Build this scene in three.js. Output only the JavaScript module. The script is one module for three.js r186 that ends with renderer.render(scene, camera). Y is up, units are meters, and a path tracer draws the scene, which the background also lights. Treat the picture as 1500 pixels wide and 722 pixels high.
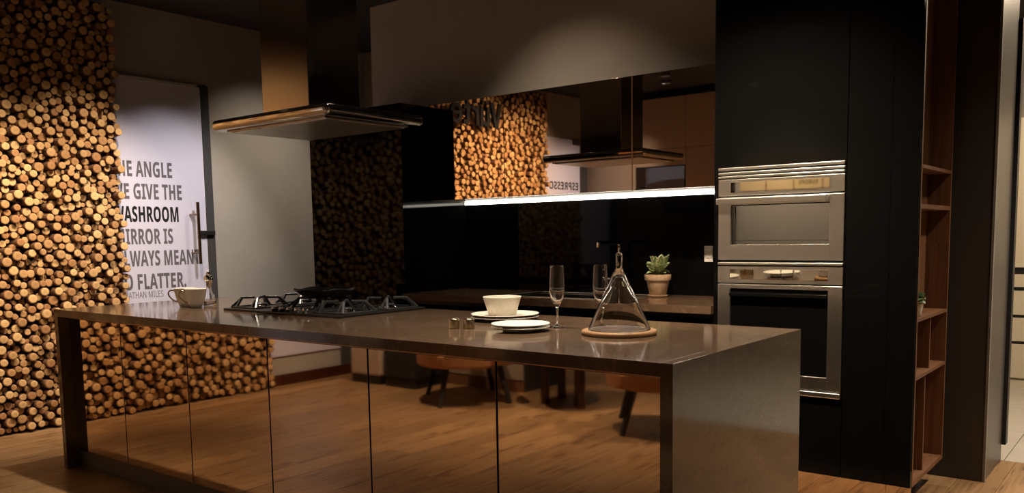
import * as THREE from 'three';
import { RoundedBoxGeometry } from 'three/addons/geometries/RoundedBoxGeometry.js';
import { TextGeometry } from 'three/addons/geometries/TextGeometry.js';
import { FontLoader } from 'three/addons/loaders/FontLoader.js';
import { RectAreaLightUniformsLib } from 'three/addons/lights/RectAreaLightUniformsLib.js';
import { mergeGeometries } from 'three/addons/utils/BufferGeometryUtils.js';

// ---------------------------------------------------------------- camera, exposure
const scene = new THREE.Scene();
scene.background = new THREE.Color(0x000000);
const renderer = new THREE.WebGLRenderer();
renderer.toneMapping = THREE.LinearToneMapping;
renderer.toneMappingExposure = 1.0;
renderer.shadowMap.enabled = true;
RectAreaLightUniformsLib.init();

const FOCAL = 1247, FULL_H = 940;                       // pixels of the uncropped photograph
const camera = new THREE.PerspectiveCamera(2 * Math.atan(FULL_H / 2 / FOCAL) * 180 / Math.PI, 1500 / FULL_H, 0.05, 60);
camera.position.set(1.1073, 1.2651, 2.1374);
camera.rotation.order = 'YXZ';
camera.rotation.set(-0.09953, 0.66576, -0.01593);
camera.setViewOffset(1500, FULL_H, 0, 0, 1500, 722);
camera.updateProjectionMatrix();
camera.updateMatrixWorld(true);
scene.add(camera);

// ---------------------------------------------------------------- lamps (unseen ceiling spots, cones shaped to leave wall tops dim; fittings built below)
const WARM = 0xffe3c4, NEUTRAL = 0xffecd6, COOL = 0xfff3ea;
// x, z of the fitting, aimed at, candela, half angle, softness of the cone's edge, colour, where
const UNSEEN_SPOTS = [
  [-3.7, -0.75, [-4.95, 1.1, -0.75], 20, 0.53, 0.9, WARM, 'log'],
  [-3.7, 0.05, [-4.95, 1.1, 0.05], 20, 0.53, 0.9, WARM, 'log'],
  [-3.55, 0.85, [-4.95, 1.7, 0.85], 22, 0.70, 0.9, WARM, 'log'],
  [-3.55, 1.65, [-4.95, 1.6, 1.65], 21, 0.70, 0.9, WARM, 'log'],
  [-3.6, 2.6, [-5.0, 1.2, 2.75], 13, 0.60, 0.8, COOL, 'door'],
  [-3.6, -1.5, [-5.05, 1.05, -1.45], 14, 0.50, 0.6, COOL, 'door'],
  [-4.0, -2.35, [-5.05, 1.2, -2.3], 6, 0.70, 0.8, NEUTRAL, 'door'],
  [-3.1, -0.5, [-3.1, 0.9, -0.5], 29, 0.52, 0.9, NEUTRAL, 'island'],
  [-1.35, -0.5, [-1.35, 0.9, -0.5], 24, 0.52, 0.9, NEUTRAL, 'island'],
  [-0.35, -0.5, [-0.45, 0.9, -0.5], 24, 0.52, 0.9, NEUTRAL, 'island'],
  [-0.62, -0.75, [-0.55, 1.0, -1.83], 26, 0.55, 0.9, WARM, 'oven'],
  [-0.20, -0.75, [-0.3, 1.0, -1.83], 26, 0.55, 0.9, WARM, 'oven'],
  [-2.1, -1.35, [-1.9, 1.3, -2.45], 4.5, 0.72, 0.9, WARM, 'oven'],  // wide cone meant to brighten the wall over the cabinets
  [-3.4, 2.2, [-3.4, 0, 2.2], 27, 0.62, 0.9, NEUTRAL, 'floor'],
  [-2.1, 2.3, [-2.1, 0, 2.3], 27, 0.62, 0.9, NEUTRAL, 'floor'],
  [-0.8, 2.9, [-1.0, 0, 2.9], 27, 0.62, 0.9, NEUTRAL, 'floor'],
  [-2.9, 3.9, [-2.9, 1.5, 5.0], 16, 0.80, 0.9, NEUTRAL, 'floor'],  // added to brighten the display boards
  [1.5, -1.8, [0.9, 0.5, -2.3], 6, 0.70, 0.9, WARM, 'passage'],  // added to brighten the end shelf
  [1.6, -2.6, [1.1, 0.2, -3.0], 26, 0.70, 0.9, NEUTRAL, 'passage'],  // added to light the floor that the island end panel reflects
];

// ---------------------------------------------------------------- helpers
let seed = 20240517;
const rnd = () => { seed = (seed + 0x6D2B79F5) | 0; let t = Math.imul(seed ^ (seed >>> 15), 1 | seed); t = (t + Math.imul(t ^ (t >>> 7), 61 | t)) ^ t; return ((t ^ (t >>> 14)) >>> 0) / 4294967296; };
const rr = (a, b) => a + (b - a) * rnd();
const taken = new Map();
const numbered = (n) => { const k = taken.get(n) || 0; taken.set(n, k + 1); return k ? n + '_' + String(k).padStart(3, '0') : n; };
function thing(name, label, category, pos = [0, 0, 0], turn = 0, group) {
  const o = new THREE.Group(); o.name = numbered(name); o.position.set(...pos); o.rotation.y = turn;
  o.userData = { label, category }; if (group) o.userData.group = group;
  scene.add(o); return o;
}
function struct(name, label, category, pos = [0, 0, 0]) { const o = thing(name, label, category, pos); o.userData.kind = 'structure'; return o; }
function part(parent, name, g, m, label) {
  const o = new THREE.Mesh(g, m); o.name = name; o.castShadow = o.receiveShadow = true;
  if (label) o.userData.label = label;
  parent.add(o); return o;
}
function solo(name, label, category, g, m, pos = [0, 0, 0], group, kind) {          // a thing that is one mesh
  const o = new THREE.Mesh(g, m); o.name = numbered(name); o.position.set(...pos); o.castShadow = o.receiveShadow = true;
  o.userData = { label, category }; if (group) o.userData.group = group; if (kind) o.userData.kind = kind;
  scene.add(o); return o;
}
function metres(g, du = 0, dv = 0) {                                                 // uv in metres, across the main axis of each face
  const p = g.attributes.position, n = g.attributes.normal, uv = new Float32Array(p.count * 2);
  for (let i = 0; i < p.count; i++) {
    const ax = Math.abs(n.getX(i)), ay = Math.abs(n.getY(i)), az = Math.abs(n.getZ(i));
    let u, v;
    if (ay >= ax && ay >= az) { u = p.getX(i); v = p.getZ(i); } else if (ax >= az) { u = p.getZ(i); v = p.getY(i); } else { u = p.getX(i); v = p.getY(i); }
    uv[2 * i] = u + du; uv[2 * i + 1] = v + dv;
  }
  g.setAttribute('uv', new THREE.BufferAttribute(uv, 2)); return g;
}
function bx(x0, x1, y0, y1, z0, z1, r = 0) {                                          // a box between planes, edges rounded by r
  const w = x1 - x0, h = y1 - y0, d = z1 - z0;
  const g = r ? new RoundedBoxGeometry(w, h, d, 2, Math.min(r, w / 2.01, h / 2.01, d / 2.01)) : new THREE.BoxGeometry(w, h, d);
  g.clearGroups(); g.translate((x0 + x1) / 2, (y0 + y1) / 2, (z0 + z1) / 2); return metres(g);
}
// a box part of a thing, given in world coordinates (for things that are not turned)
const wb = (parent, name, m, x0, x1, y0, y1, z0, z1, r = 0, label) => { const g = bx(x0, x1, y0, y1, z0, z1, r), q = parent.position; g.translate(-q.x, -q.y, -q.z); return part(parent, name, g, m, label); };
const sub = (parent, owner, name, m, x0, x1, y0, y1, z0, z1, r = 0, label) => { const g = bx(x0, x1, y0, y1, z0, z1, r), q = owner.position; g.translate(-q.x, -q.y, -q.z); return part(parent, name, g, m, label); };
const hold = (pts) => { const o = []; for (let i = 0; i < pts.length; i++) { const p = pts[i], n = pts[i + 1]; o.push(p); if (n) { const d = Math.hypot(n[0] - p[0], n[1] - p[1]); if (d > 0.012) { const k = 0.002 / d; o.push([p[0] + (n[0] - p[0]) * k, p[1] + (n[1] - p[1]) * k], [n[0] - (n[0] - p[0]) * k, n[1] - (n[1] - p[1]) * k]); } } } return o; };   // keeps straight runs of a profile straight
const lathe = (pts, seg = 48) => new THREE.LatheGeometry(pts.map(([x, y]) => new THREE.Vector2(Math.max(x, 0), y)), seg);
const tube = (pts, r, seg = 24, rad = 10, closed = false) => new THREE.TubeGeometry(new THREE.CatmullRomCurve3(pts.map((p) => new THREE.Vector3(...p)), closed, 'centripetal'), seg, r, rad, closed);
function bar(a, b, r0, r1 = r0, seg = 10) {                                           // a tapered round bar from a to b
  const A = new THREE.Vector3(...a), B = new THREE.Vector3(...b), d = B.clone().sub(A), g = new THREE.CylinderGeometry(r1, r0, d.length(), seg);
  g.applyQuaternion(new THREE.Quaternion().setFromUnitVectors(new THREE.Vector3(0, 1, 0), d.clone().normalize())); g.translate((A.x + B.x) / 2, (A.y + B.y) / 2, (A.z + B.z) / 2); return g;
}
const merge = (list) => mergeGeometries(list.map((g) => { const q = g.index ? g.toNonIndexed() : g; for (const k of Object.keys(q.attributes)) if (!['position', 'normal', 'uv', 'color'].includes(k)) q.deleteAttribute(k); q.clearGroups(); return q; }), false);

// ---------------------------------------------------------------- textures
const G = new Float32Array(256 * 256).map(() => rnd());
const lat = (x, y, p) => G[((y % p + p) % p) * 256 + ((x % p + p) % p)];
function vnoise(x, y, p) { const xi = Math.floor(x), yi = Math.floor(y), fx = x - xi, fy = y - yi, u = fx * fx * (3 - 2 * fx), v = fy * fy * (3 - 2 * fy); return (lat(xi, yi, p) * (1 - u) + lat(xi + 1, yi, p) * u) * (1 - v) + (lat(xi, yi + 1, p) * (1 - u) + lat(xi + 1, yi + 1, p) * u) * v; }
function fbm(u, v, p, oct = 4) { let s = 0, a = 0.5, t = 0; for (let i = 0; i < oct && p <= 256; i++) { s += a * vnoise(u * p, v * p, p); t += a; a *= 0.5; p *= 2; } return s / t; }
function tex(w, h, fn, srgb = true, rx = 1, ry = 1) {
  const d = new Uint8Array(w * h * 4);
  for (let y = 0; y < h; y++) for (let x = 0; x < w; x++) { const c = fn(x / w, y / h); const k = (y * w + x) * 4; for (let i = 0; i < 3; i++) d[k + i] = Math.max(0, Math.min(255, (Array.isArray(c) ? c[i] : c) * 255)); d[k + 3] = 255; }
  const t = new THREE.DataTexture(d, w, h); t.magFilter = THREE.LinearFilter; t.minFilter = THREE.LinearFilter; t.wrapS = t.wrapT = THREE.RepeatWrapping; t.repeat.set(rx, ry);
  if (srgb) t.colorSpace = THREE.SRGBColorSpace; t.needsUpdate = true; return t;
}
const mix = (a, b, t) => a.map((x, i) => x + (b[i] - x) * t);
const stoneTex = tex(512, 512, (u, v) => {
  const a = fbm(u, v, 6, 5), b = fbm(u + 0.37, v + 0.11, 32, 3), w = fbm(u + 0.7, v + 0.3, 5, 4);
  let c = mix([0.345, 0.290, 0.240], [0.440, 0.378, 0.318], a * 0.9 + (b - 0.5) * 0.6);
  const vein = Math.max(0, 1 - Math.abs(w - 0.5) * 70) * (fbm(u, v, 12, 2) > 0.52 ? 1 : 0.15);
  c = mix(c, [0.60, 0.54, 0.46], vein * 0.45);
  if (lat(Math.floor(u * 256), Math.floor(v * 256), 256) > 0.985) c = mix(c, [0.62, 0.56, 0.48], 0.35);
  return c;
}, true, 1 / 0.9, 1 / 0.9);
const oakTex = tex(512, 1024, (u, v) => {                                              // grain runs along v
  const warp = fbm(u, v, 4, 3) * 0.10, g = fbm(u * 1 + warp, v * 0.12, 64, 3), f = fbm(u, v * 0.05, 128, 2), k = fbm(u, v, 8, 3);
  let c = mix([0.49, 0.385, 0.265], [0.67, 0.55, 0.405], g * 0.75 + f * 0.35 - 0.05);
  const s = fbm(u + 0.13, v * 0.28 + 0.4, 32, 3);
  c = mix(c, [0.33, 0.225, 0.14], Math.max(0, (s - 0.60)) * 3.2 * (0.4 + k));
  return c;
}, true, 1 / 0.62, 1 / 1.7);
const steelRough = tex(256, 256, (u, v) => { const n = fbm(u * 0.06, v, 128, 2), q = fbm(u * 0.25, v, 32, 2); const r = 0.27 + 0.07 * n + 0.03 * q; return [r, r, r]; }, false, 1 / 1.0, 1 / 0.25);
const steelRoughV = tex(256, 256, (u, v) => { const n = fbm(u, v * 0.06, 128, 2), q = fbm(u, v * 0.25, 32, 2); const r = 0.20 + 0.16 * n + 0.06 * q; return [r, r, r]; }, false, 1 / 0.25, 1 / 0.5);
const speckTex = tex(256, 256, (u, v) => { const n = fbm(u, v, 64, 3); return n > 0.62 ? [0.80, 0.77, 0.70] : mix([0.87, 0.84, 0.77], [0.92, 0.89, 0.83], n); }, true, 5, 5);
const plasterTex = tex(256, 256, (u, v) => { const n = 0.93 + 0.07 * fbm(u, v, 8, 5); return [n, n, n]; }, true, 1 / 1.5, 1 / 1.5);
const walnutTex = tex(256, 512, (u, v) => { const g = fbm(u + fbm(u, v, 4, 2) * 0.1, v * 0.1, 48, 3); return mix([0.34, 0.22, 0.14], [0.52, 0.36, 0.24], g); }, true, 1 / 0.5, 1 / 1.2);
const tileTex = tex(256, 256, (u, v) => { const n = fbm(u, v, 6, 5); return mix([0.60, 0.58, 0.55], [0.68, 0.66, 0.62], n); }, true, 1 / 1.2, 1 / 1.2);
const clayTex = tex(256, 256, (u, v) => { const n = fbm(u, v, 16, 4); return mix([0.64, 0.525, 0.41], [0.77, 0.67, 0.55], n); }, true, 2, 2);

function canvasTex(w, h, draw) {
  const c = document.createElement('canvas'); c.width = w; c.height = h; const x = c.getContext('2d'); draw(x, w, h);
  const t = new THREE.CanvasTexture(c); t.colorSpace = THREE.SRGBColorSpace; return t;
}
function fitText(x, text, x0, x1, base, cap, color, font = 'bold') {                    // letters of height cap squeezed between x0 and x1
  x.save(); x.font = `${font} 200px sans-serif`; x.textBaseline = 'alphabetic'; x.fillStyle = color;
  const w = x.measureText(text).width; x.translate(x0, base); x.scale((x1 - x0) / w, cap / (200 * 0.714)); x.fillText(text, 0, 0); if (font) { x.lineWidth = 4; x.strokeStyle = color; x.strokeText(text, 0, 0); } x.restore();
}

// ---------------------------------------------------------------- materials
const std = (o) => new THREE.MeshStandardMaterial(o);
const phy = (o) => new THREE.MeshPhysicalMaterial(o);
const lin = (r, g, b) => new THREE.Color().setRGB(r, g, b);
const M = {
  plaster: std({ color: lin(0.40, 0.37, 0.33), map: plasterTex, roughness: 0.9 }),
  darkPaint: std({ color: lin(0.045, 0.045, 0.047), roughness: 0.95 }),
  ceiling: std({ color: lin(0.035, 0.035, 0.036), roughness: 0.95 }),
  stone: phy({ map: stoneTex, color: lin(0.84, 0.75, 0.66), roughness: 0.10, specularIntensity: 1, ior: 1.6 }),
  bronzeMirror: std({ color: lin(0.60, 0.47, 0.345), metalness: 1, roughness: 0.03 }),
  clearMirror: std({ color: lin(0.80, 0.64, 0.50), metalness: 1, roughness: 0.02 }),
  copperEdge: std({ color: lin(0.62, 0.36, 0.22), metalness: 1, roughness: 0.3 }),
  blackGloss: phy({ color: lin(0.003, 0.003, 0.003), roughness: 0.04, ior: 1.19 }),
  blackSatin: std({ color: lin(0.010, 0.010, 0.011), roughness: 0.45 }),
  carcass: std({ color: lin(0.03, 0.027, 0.025), roughness: 0.6 }),
  plinth: std({ color: lin(0.10, 0.085, 0.072), metalness: 0.3, roughness: 0.4 }),
  steel: phy({ color: lin(0.80, 0.79, 0.74), metalness: 1, roughness: 1, roughnessMap: steelRough, anisotropy: 0.5 }),
  steelV: phy({ color: lin(0.55, 0.53, 0.50), metalness: 1, roughness: 1, roughnessMap: steelRoughV }),
  polished: std({ color: lin(0.52, 0.50, 0.47), metalness: 1, roughness: 0.06 }),
  chrome: std({ color: lin(0.75, 0.74, 0.72), metalness: 1, roughness: 0.05 }),
  hoodSteel: std({ color: lin(0.40, 0.38, 0.36), metalness: 1, roughness: 0.13 }),
  iron: std({ color: lin(0.04, 0.04, 0.041), roughness: 0.32 }),
  hobPlate: std({ color: lin(0.035, 0.034, 0.033), metalness: 0.6, roughness: 0.35 }),
  brass: std({ color: lin(0.52, 0.42, 0.27), metalness: 1, roughness: 0.24 }),
  bronze: std({ color: lin(0.36, 0.25, 0.17), metalness: 1, roughness: 0.22 }),
  ceramic: phy({ map: speckTex, color: lin(0.92, 0.92, 0.92), roughness: 0.28 }),
  ceramicPlain: phy({ color: lin(0.80, 0.76, 0.68), roughness: 0.2 }),
  glass: phy({ color: 0xffffff, transmission: 1, thickness: 0.01, ior: 1.5, roughness: 0.0 }),
  boardWood: std({ map: oakTex, color: lin(1.0, 0.86, 0.72), roughness: 0.45 }),
  terracotta: std({ map: clayTex, roughness: 0.8 }),
  soil: std({ color: lin(0.03, 0.02, 0.013), roughness: 1 }),
  leaf: phy({ color: lin(0.10, 0.20, 0.045), roughness: 0.45, side: THREE.DoubleSide }),
  leafPale: phy({ color: lin(0.42, 0.48, 0.24), roughness: 0.45, side: THREE.DoubleSide }),
  leafDark: phy({ color: lin(0.035, 0.10, 0.03), roughness: 0.4, side: THREE.DoubleSide }),
  lacquer: std({ color: lin(0.62, 0.55, 0.44), roughness: 0.35 }),
  tanPanel: phy({ color: lin(0.32, 0.25, 0.19), roughness: 0.22 }),
  walnut: std({ map: walnutTex, roughness: 0.5 }),
  darkWood: std({ map: walnutTex, color: lin(0.30, 0.16, 0.12), roughness: 0.3 }),
  nicheWood: std({ map: walnutTex, color: lin(1.0, 1.02, 1.0), roughness: 0.55 }),
  fabricTan: std({ color: lin(0.42, 0.20, 0.085), roughness: 0.9 }),
  fabricCream: std({ color: lin(0.55, 0.44, 0.33), roughness: 0.9 }),
  fabricDark: std({ color: lin(0.018, 0.017, 0.018), roughness: 0.85 }),
  pillar: phy({ color: lin(0.050, 0.046, 0.043), roughness: 0.34 }),
  pillarEdge: std({ color: lin(0.20, 0.19, 0.175), roughness: 0.4 }),
  white: std({ color: lin(0.78, 0.76, 0.72), roughness: 0.4 }),
  tile: phy({ map: tileTex, roughness: 0.3 }),
  grout: std({ color: lin(0.20, 0.19, 0.18), roughness: 0.9 }),
  lettering: std({ color: lin(0.004, 0.004, 0.005), roughness: 0.9 }),
};
const planks = [[0.92, 0.90, 0.88], [0.80, 0.76, 0.72], [0.86, 0.80, 0.74], [0.74, 0.68, 0.62], [1.0, 0.95, 0.90]].map((c) => phy({ map: oakTex, color: lin(...c), roughness: 0.38 }));

// ---------------------------------------------------------------- the shell of the showroom
const X0 = -5.05, X1 = 4.2, ZB = -2.45, ZF = 5.0, H = 3.0, ZN = -6.3;
{
  const f = struct('floor', 'oiled oak plank floor of the kitchen showroom', 'floor');
  wb(f, 'subfloor', M.carcass, X0 - 0.2, X1 + 0.2, -0.15, -0.014, -3.1, ZF + 0.2);
  // planks along z, 0.19 wide: boards of 1.45 m, staggered; six boards with their own cut of the grain
  const W = 0.19, L = 1.45, cuts = [];
  for (let k = 0; k < 6; k++) { const g = new THREE.BoxGeometry(W - 0.002, 0.014, L - 0.002); cuts.push(metres(g, 0.17 * k + 0.03, 0.61 * k)); }
  const ends = new Map();
  let n = 0;
  for (let i = 0; i * W < X1 - X0; i++) {
    const xc = X0 + (i + 0.5) * W; let z = ZF - L * [0.35, 0.8, 0.1, 0.6, 0.95][i % 5];
    const spans = [[z, ZF]]; while (z > -3.1) { const a = Math.max(-3.1, z - L); spans.push([a, z]); z = a; }
    for (const [a, b] of spans) {
      const len = b - a; if (len < 0.06) continue;
      let g; if (Math.abs(len - L) < 1e-6) g = cuts[n % 6];
      else { const key = len.toFixed(3); if (!ends.has(key)) ends.set(key, metres(new THREE.BoxGeometry(W - 0.002, 0.014, len - 0.002), 0.29, 0.3)); g = ends.get(key); }
      const o = part(f, 'plank', g, planks[Math.floor(rnd() * 5)]); o.position.set(xc, -0.007, (a + b) / 2); n++;
    }
  }
}
{
  const f = struct('floor', 'pale grey stone tile floor of the room behind the pillar', 'floor');
  wb(f, 'subfloor', M.grout, -1.7, X1 + 0.2, -0.15, -0.012, ZN - 0.2, -3.1);
  const T = 0.8, g = metres(new RoundedBoxGeometry(T - 0.004, 0.012, T - 0.004, 1, 0.002)); g.clearGroups();
  for (let i = 0; i < 8; i++) for (let j = 0; j < 4; j++) part(f, 'tile', g, M.tile).position.set(-1.6 + (i + 0.5) * T - 0.4, -0.006, -3.1 - (j + 0.5) * T);
}
{ const w = struct('wall_left', 'grey plaster side wall with the poster doors', 'wall'); wb(w, 'wall_body', M.plaster, X0 - 0.2, X0, 0, H, -3.65, ZF + 0.2); }
{ const w = struct('wall_back', 'grey plaster wall behind the mirrored cabinets', 'wall'); wb(w, 'wall_body', M.plaster, -3.816, 0.0985, 0, H, ZB - 0.15, ZB); wb(w, 'recess_wall', M.plaster, X0, -3.666, 0, H, -3.65, -3.5); wb(w, 'recess_return', M.plaster, -3.816, -3.666, 0, H, -3.5, ZB - 0.15); }
{ const w = struct('wall_front', 'grey plaster wall facing the kitchen', 'wall'); wb(w, 'wall_body', M.plaster, X0, X1, 0, H, ZF, ZF + 0.2); }
{ const w = struct('wall_right', 'grey plaster wall at the far side of the showroom', 'wall'); wb(w, 'wall_body', M.plaster, X1, X1 + 0.2, 0, H, ZN, ZF + 0.2); }
{ const w = struct('wall_far', 'pale wall of the neighbouring showroom', 'wall'); wb(w, 'wall_body', M.plaster, -1.8, X1 + 0.2, 0, H, ZN - 0.2, ZN); wb(w, 'return_wall', M.plaster, -1.8, -1.6, 0, H, ZN, ZB - 0.15); }
{ const c = struct('ceiling', 'charcoal painted showroom ceiling', 'ceiling'); wb(c, 'ceiling_body', M.ceiling, X0 - 0.2, X1 + 0.2, H, H + 0.15, ZN - 0.2, ZF + 0.2); }
{
  const b = struct('baseboard_left', 'dark brown skirting along the grey side wall', 'baseboard');
  wb(b, 'board', M.darkWood, X0 + 0.036, X0 + 0.052, 0, 0.095, 2.16, 3.12, 0.003); wb(b, 'board', M.walnut, X0, X0 + 0.016, 0, 0.095, -1.82, -1.76, 0.003);
}
{
  const p = struct('trim_1', 'dark grey pillar with a pale edge strip beside the shelf unit', 'pillar');
  wb(p, 'pillar_body', M.pillar, 0.0995, 0.385, 0, H, -3.1, -2.587);
  wb(p, 'edge_strip', M.pillarEdge, 0.378, 0.391, 0, H, -2.60, -2.580, 0.002);
}
solo('sliding_panel', 'thin black sliding door edge hung behind the dark pillar', 'door', bx(0.36, 0.405, 0.085, 2.35, -3.17, -3.105, 0.003), M.blackSatin);

// ---------------------------------------------------------------- wall of sawn logs
const logWall = thing('log_wall', 'wall of sawn branch ends packed side by side on a dark panel', 'wall cladding', [X0, 0, 0.55]);
{
  const Z0 = -1.035, Z1 = 2.15, Y1 = 2.95;
  wb(logWall, 'backing_panel', std({ color: lin(0.035, 0.02, 0.012), roughness: 0.95 }), X0, X0 + 0.045, 0, Y1, Z0 + 0.03, Z1 - 0.01);
  const logs = [], cell = 0.08, grid = new Map();
  const key = (z, y) => Math.floor(z / cell) + ':' + Math.floor(y / cell);
  const clear = (z, y, r, slack) => {
    const i = Math.floor(z / cell), j = Math.floor(y / cell);
    for (let a = -1; a <= 1; a++) for (let b = -1; b <= 1; b++) for (const q of grid.get((i + a) + ':' + (j + b)) || []) if ((q.z - z) ** 2 + (q.y - y) ** 2 < ((q.r + r) * slack) ** 2) return false;
    return true;
  };
  const throwIn = (n, ra, rb, pa, pb, slack) => {
    for (let k = 0; k < n; k++) {
      const r = rr(ra, rb), z = rr(Z0 + r * 0.6, Z1 - r * 0.6), y = rr(r + 0.004, Y1 - r);
      if (!clear(z, y, r, slack)) continue;
      const q = { z, y, r, out: rr(pa, pb) }; logs.push(q);
      const kk = key(z, y); if (!grid.has(kk)) grid.set(kk, []); grid.get(kk).push(q);
    }
  };
  throwIn(5200, 0.025, 0.033, 0.112, 0.145, 1.08);
  throwIn(60000, 0.021, 0.029, 0.074, 0.120, 0.87);
  throwIn(60000, 0.014, 0.021, 0.060, 0.092, 0.85);
  // ten sorts of log: unit radius and length along x, cut face with growth rings, bark on the side
  const sorts = [];
  for (let k = 0; k < 10; k++) {
    const t = k / 9, face = mix([0.66, 0.43, 0.19], [0.37, 0.185, 0.068], t), bark = mix([0.22, 0.11, 0.05], [0.12, 0.055, 0.025], rnd());
    const g = lathe([[1, 0], [1, 0.93], [0.93, 1], [0.62, 1], [0.3, 1], [0, 1]], 12); g.rotateZ(-Math.PI / 2);
    const c = new Float32Array(g.attributes.position.count * 3), p = g.attributes.position;
    for (let i = 0; i < p.count; i++) {
      const r = Math.hypot(p.getY(i), p.getZ(i)), x = p.getX(i), ring = r > 0.8 ? 0.86 : r > 0.45 ? 1.06 : r > 0.15 ? 0.95 : 0.78;
      const col = x > 0.99 ? face.map((q) => q * ring) : bark; c.set(col, i * 3);
    }
    g.setAttribute('color', new THREE.BufferAttribute(c, 3)); sorts.push(g);
  }
  const mat = std({ vertexColors: true, roughness: 0.75 });
  const v = new THREE.Vector3();
  for (const q of logs) {
    q.sort = Math.floor(rnd() * 10) % 10; q.tilt = [rr(-0.06, 0.06), rr(-0.07, 0.07), rr(0, 6.28)];
    v.set(X0 + q.out, q.y, q.z).project(camera); q.u = (v.x + 1) * 750; q.w = (1 - v.y) * 361;
    const overIsland = q.u > 78 && q.w > 452 - 0 * q.u;
    q.score = (q.u > -4 && q.u < 200 && q.w > 60 && q.w < 660 && !overIsland && v.z < 1) ? q.r * (0.7 + q.out * 3) / camera.position.distanceTo(new THREE.Vector3(X0, q.y, q.z)) : 0;
  }
  logs.sort((a, b) => b.score - a.score);
  const rest = [], mtx = new THREE.Matrix4(), quat = new THREE.Quaternion(), eul = new THREE.Euler();
  const shapeOf = (q) => mtx.compose(new THREE.Vector3(0.028, q.y, q.z - 0.55), quat.setFromEuler(eul.set(q.tilt[2], q.tilt[0], q.tilt[1], 'ZYX')), new THREE.Vector3(q.out - 0.028, q.r, q.r));
  logs.forEach((q, i) => {
    shapeOf(q);
    if (i < 300 && q.score > 0) { const o = part(logWall, 'log', sorts[q.sort], mat); mtx.decompose(o.position, o.quaternion, o.scale); } else { const g = sorts[q.sort].clone(); g.applyMatrix4(mtx); rest.push(g); }
  });
  const o = part(logWall, 'logs', merge(rest), mat, 'remaining sawn branch ends'); o.userData.kind = 'stuff';
  console.log('logs', logs.length);
}
{
  const font = await new FontLoader().loadAsync('fonts/droid/droid_sans_bold.typeface.json');
  const t = thing('wall_lettering', 'large black letters fixed high on the log wall', 'sign', [-4.86, 2.44, 0.7]);
  // letters are read from the camera's side of the wall towards its far end
  const cut = [['V', 1.14, 0.94], ['ü', 0.93, 0.77], ['r', 0.75, 0.64], ['t', 0.62, 0.50], ['e', 0.48, 0.30]];
  const ref = new TextGeometry('V', { font, size: 1, depth: 0.1 }); ref.computeBoundingBox(); const s = 0.26 / ref.boundingBox.max.y;
  for (const [ch, a, b] of cut) {
    const g = new TextGeometry(ch, { font, size: s, depth: 0.03, curveSegments: 6 }); g.computeBoundingBox(); const q = g.boundingBox;
    g.translate(-q.min.x, 0, 0); g.scale((a - b) / (q.max.x - q.min.x), 1, 1); g.rotateY(Math.PI / 2); g.translate(0, 0, a - 0.7); g.clearGroups(); part(t, 'letter', g, M.lettering);
  }
}

// ---------------------------------------------------------------- printed doors in the side wall
const paper = [0.775, 0.775, 0.86];
const css = (c) => `rgb(${c.map((x) => Math.round(x * 255)).join(',')})`;
function posterDoor(name, label, z0, z1, print, frameLow) {                            // z0 > z1; z0 is on the reader's left
  const d = struct(name, label, 'door', [X0, 0, (z0 + z1) / 2]), w = z0 - z1, y0 = 0.25, y1 = 2.46;
  wb(d, 'leaf', M.white, X0 + 0.002, X0 + 0.03, y0, y1, z1, z0, 0.003);
  const g = new THREE.PlaneGeometry(w - 0.01, y1 - y0 - 0.01); g.rotateY(Math.PI / 2); g.translate(0.0315, (y0 + y1) / 2, 0);
  part(d, 'poster', g, std({ map: print, roughness: 0.92 }));
  wb(d, 'kick_rail', M.plaster, X0, X0 + 0.02, 0.0, y0, z1, z0);
  return d;
}
{
  const z0 = -0.74, z1 = -1.742, S = 900;
  const print = canvasTex(Math.round((z0 - z1) * S), Math.round(2.21 * S), (x, w, h) => {
    x.fillStyle = css(paper); x.fillRect(0, 0, w, h);
    const U = (z) => (z0 - z) * S, V = (y) => (2.46 - y) * S, L = -0.985, grey = 'rgb(92,89,96)';
    for (const [t, zr, y, col] of [['THE ANGLE', -1.475, 1.750, grey], ['WE GIVE THE', -1.547, 1.583, grey], ['WASHROOM', -1.512, 1.415, 'rgb(8,8,10)'], ['MIRROR IS', -1.452, 1.248, grey], ['ALWAYS MEANT', -1.672, 1.083, grey], ['TO FLATTER.', -1.545, 0.908, grey]])
      fitText(x, t, U(L), U(zr), V(y), 0.113 * S, col);
    fitText(x, 'JONATHAN MILES', U(L), U(-1.345), V(0.842), 0.048 * S, grey, '');
    x.fillStyle = grey; let q = U(L); while (q < U(-1.66)) { const k = 8 + ((q * 7) % 34); x.fillRect(q, V(0.792), k, 9); q += k + 4 + ((q * 3) % 46); }
  });
  const d = posterDoor('door_1', 'white poster door with grey and black lettering and a bronze pull bar', z0, z1, print);
  wb(d, 'door_frame', M.darkPaint, X0, X0 + 0.035, 0, 2.475, -1.812, z1, 0.003);
  wb(d, 'top_rail', M.steel, X0, X0 + 0.05, 2.462, 2.478, -1.70, z0, 0.004);
  const h = part(d, 'handle', bar([0.105, 1.085, -1.625 - d.position.z], [0.105, 1.565, -1.625 - d.position.z], 0.013, 0.013, 16), M.bronze, 'bronze pull bar');
  part(h, 'handle_mount', bar([0.03, 1.47, -1.60 - d.position.z], [0.105, 1.47, -1.625 - d.position.z], 0.008), M.bronze);
  part(h, 'handle_mount', bar([0.03, 1.17, -1.60 - d.position.z], [0.105, 1.17, -1.625 - d.position.z], 0.008), M.bronze);
  wb(d, 'lock', M.blackSatin, X0 + 0.03, X0 + 0.06, 1.31, 1.345, -1.80, -1.67, 0.004);
}
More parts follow.
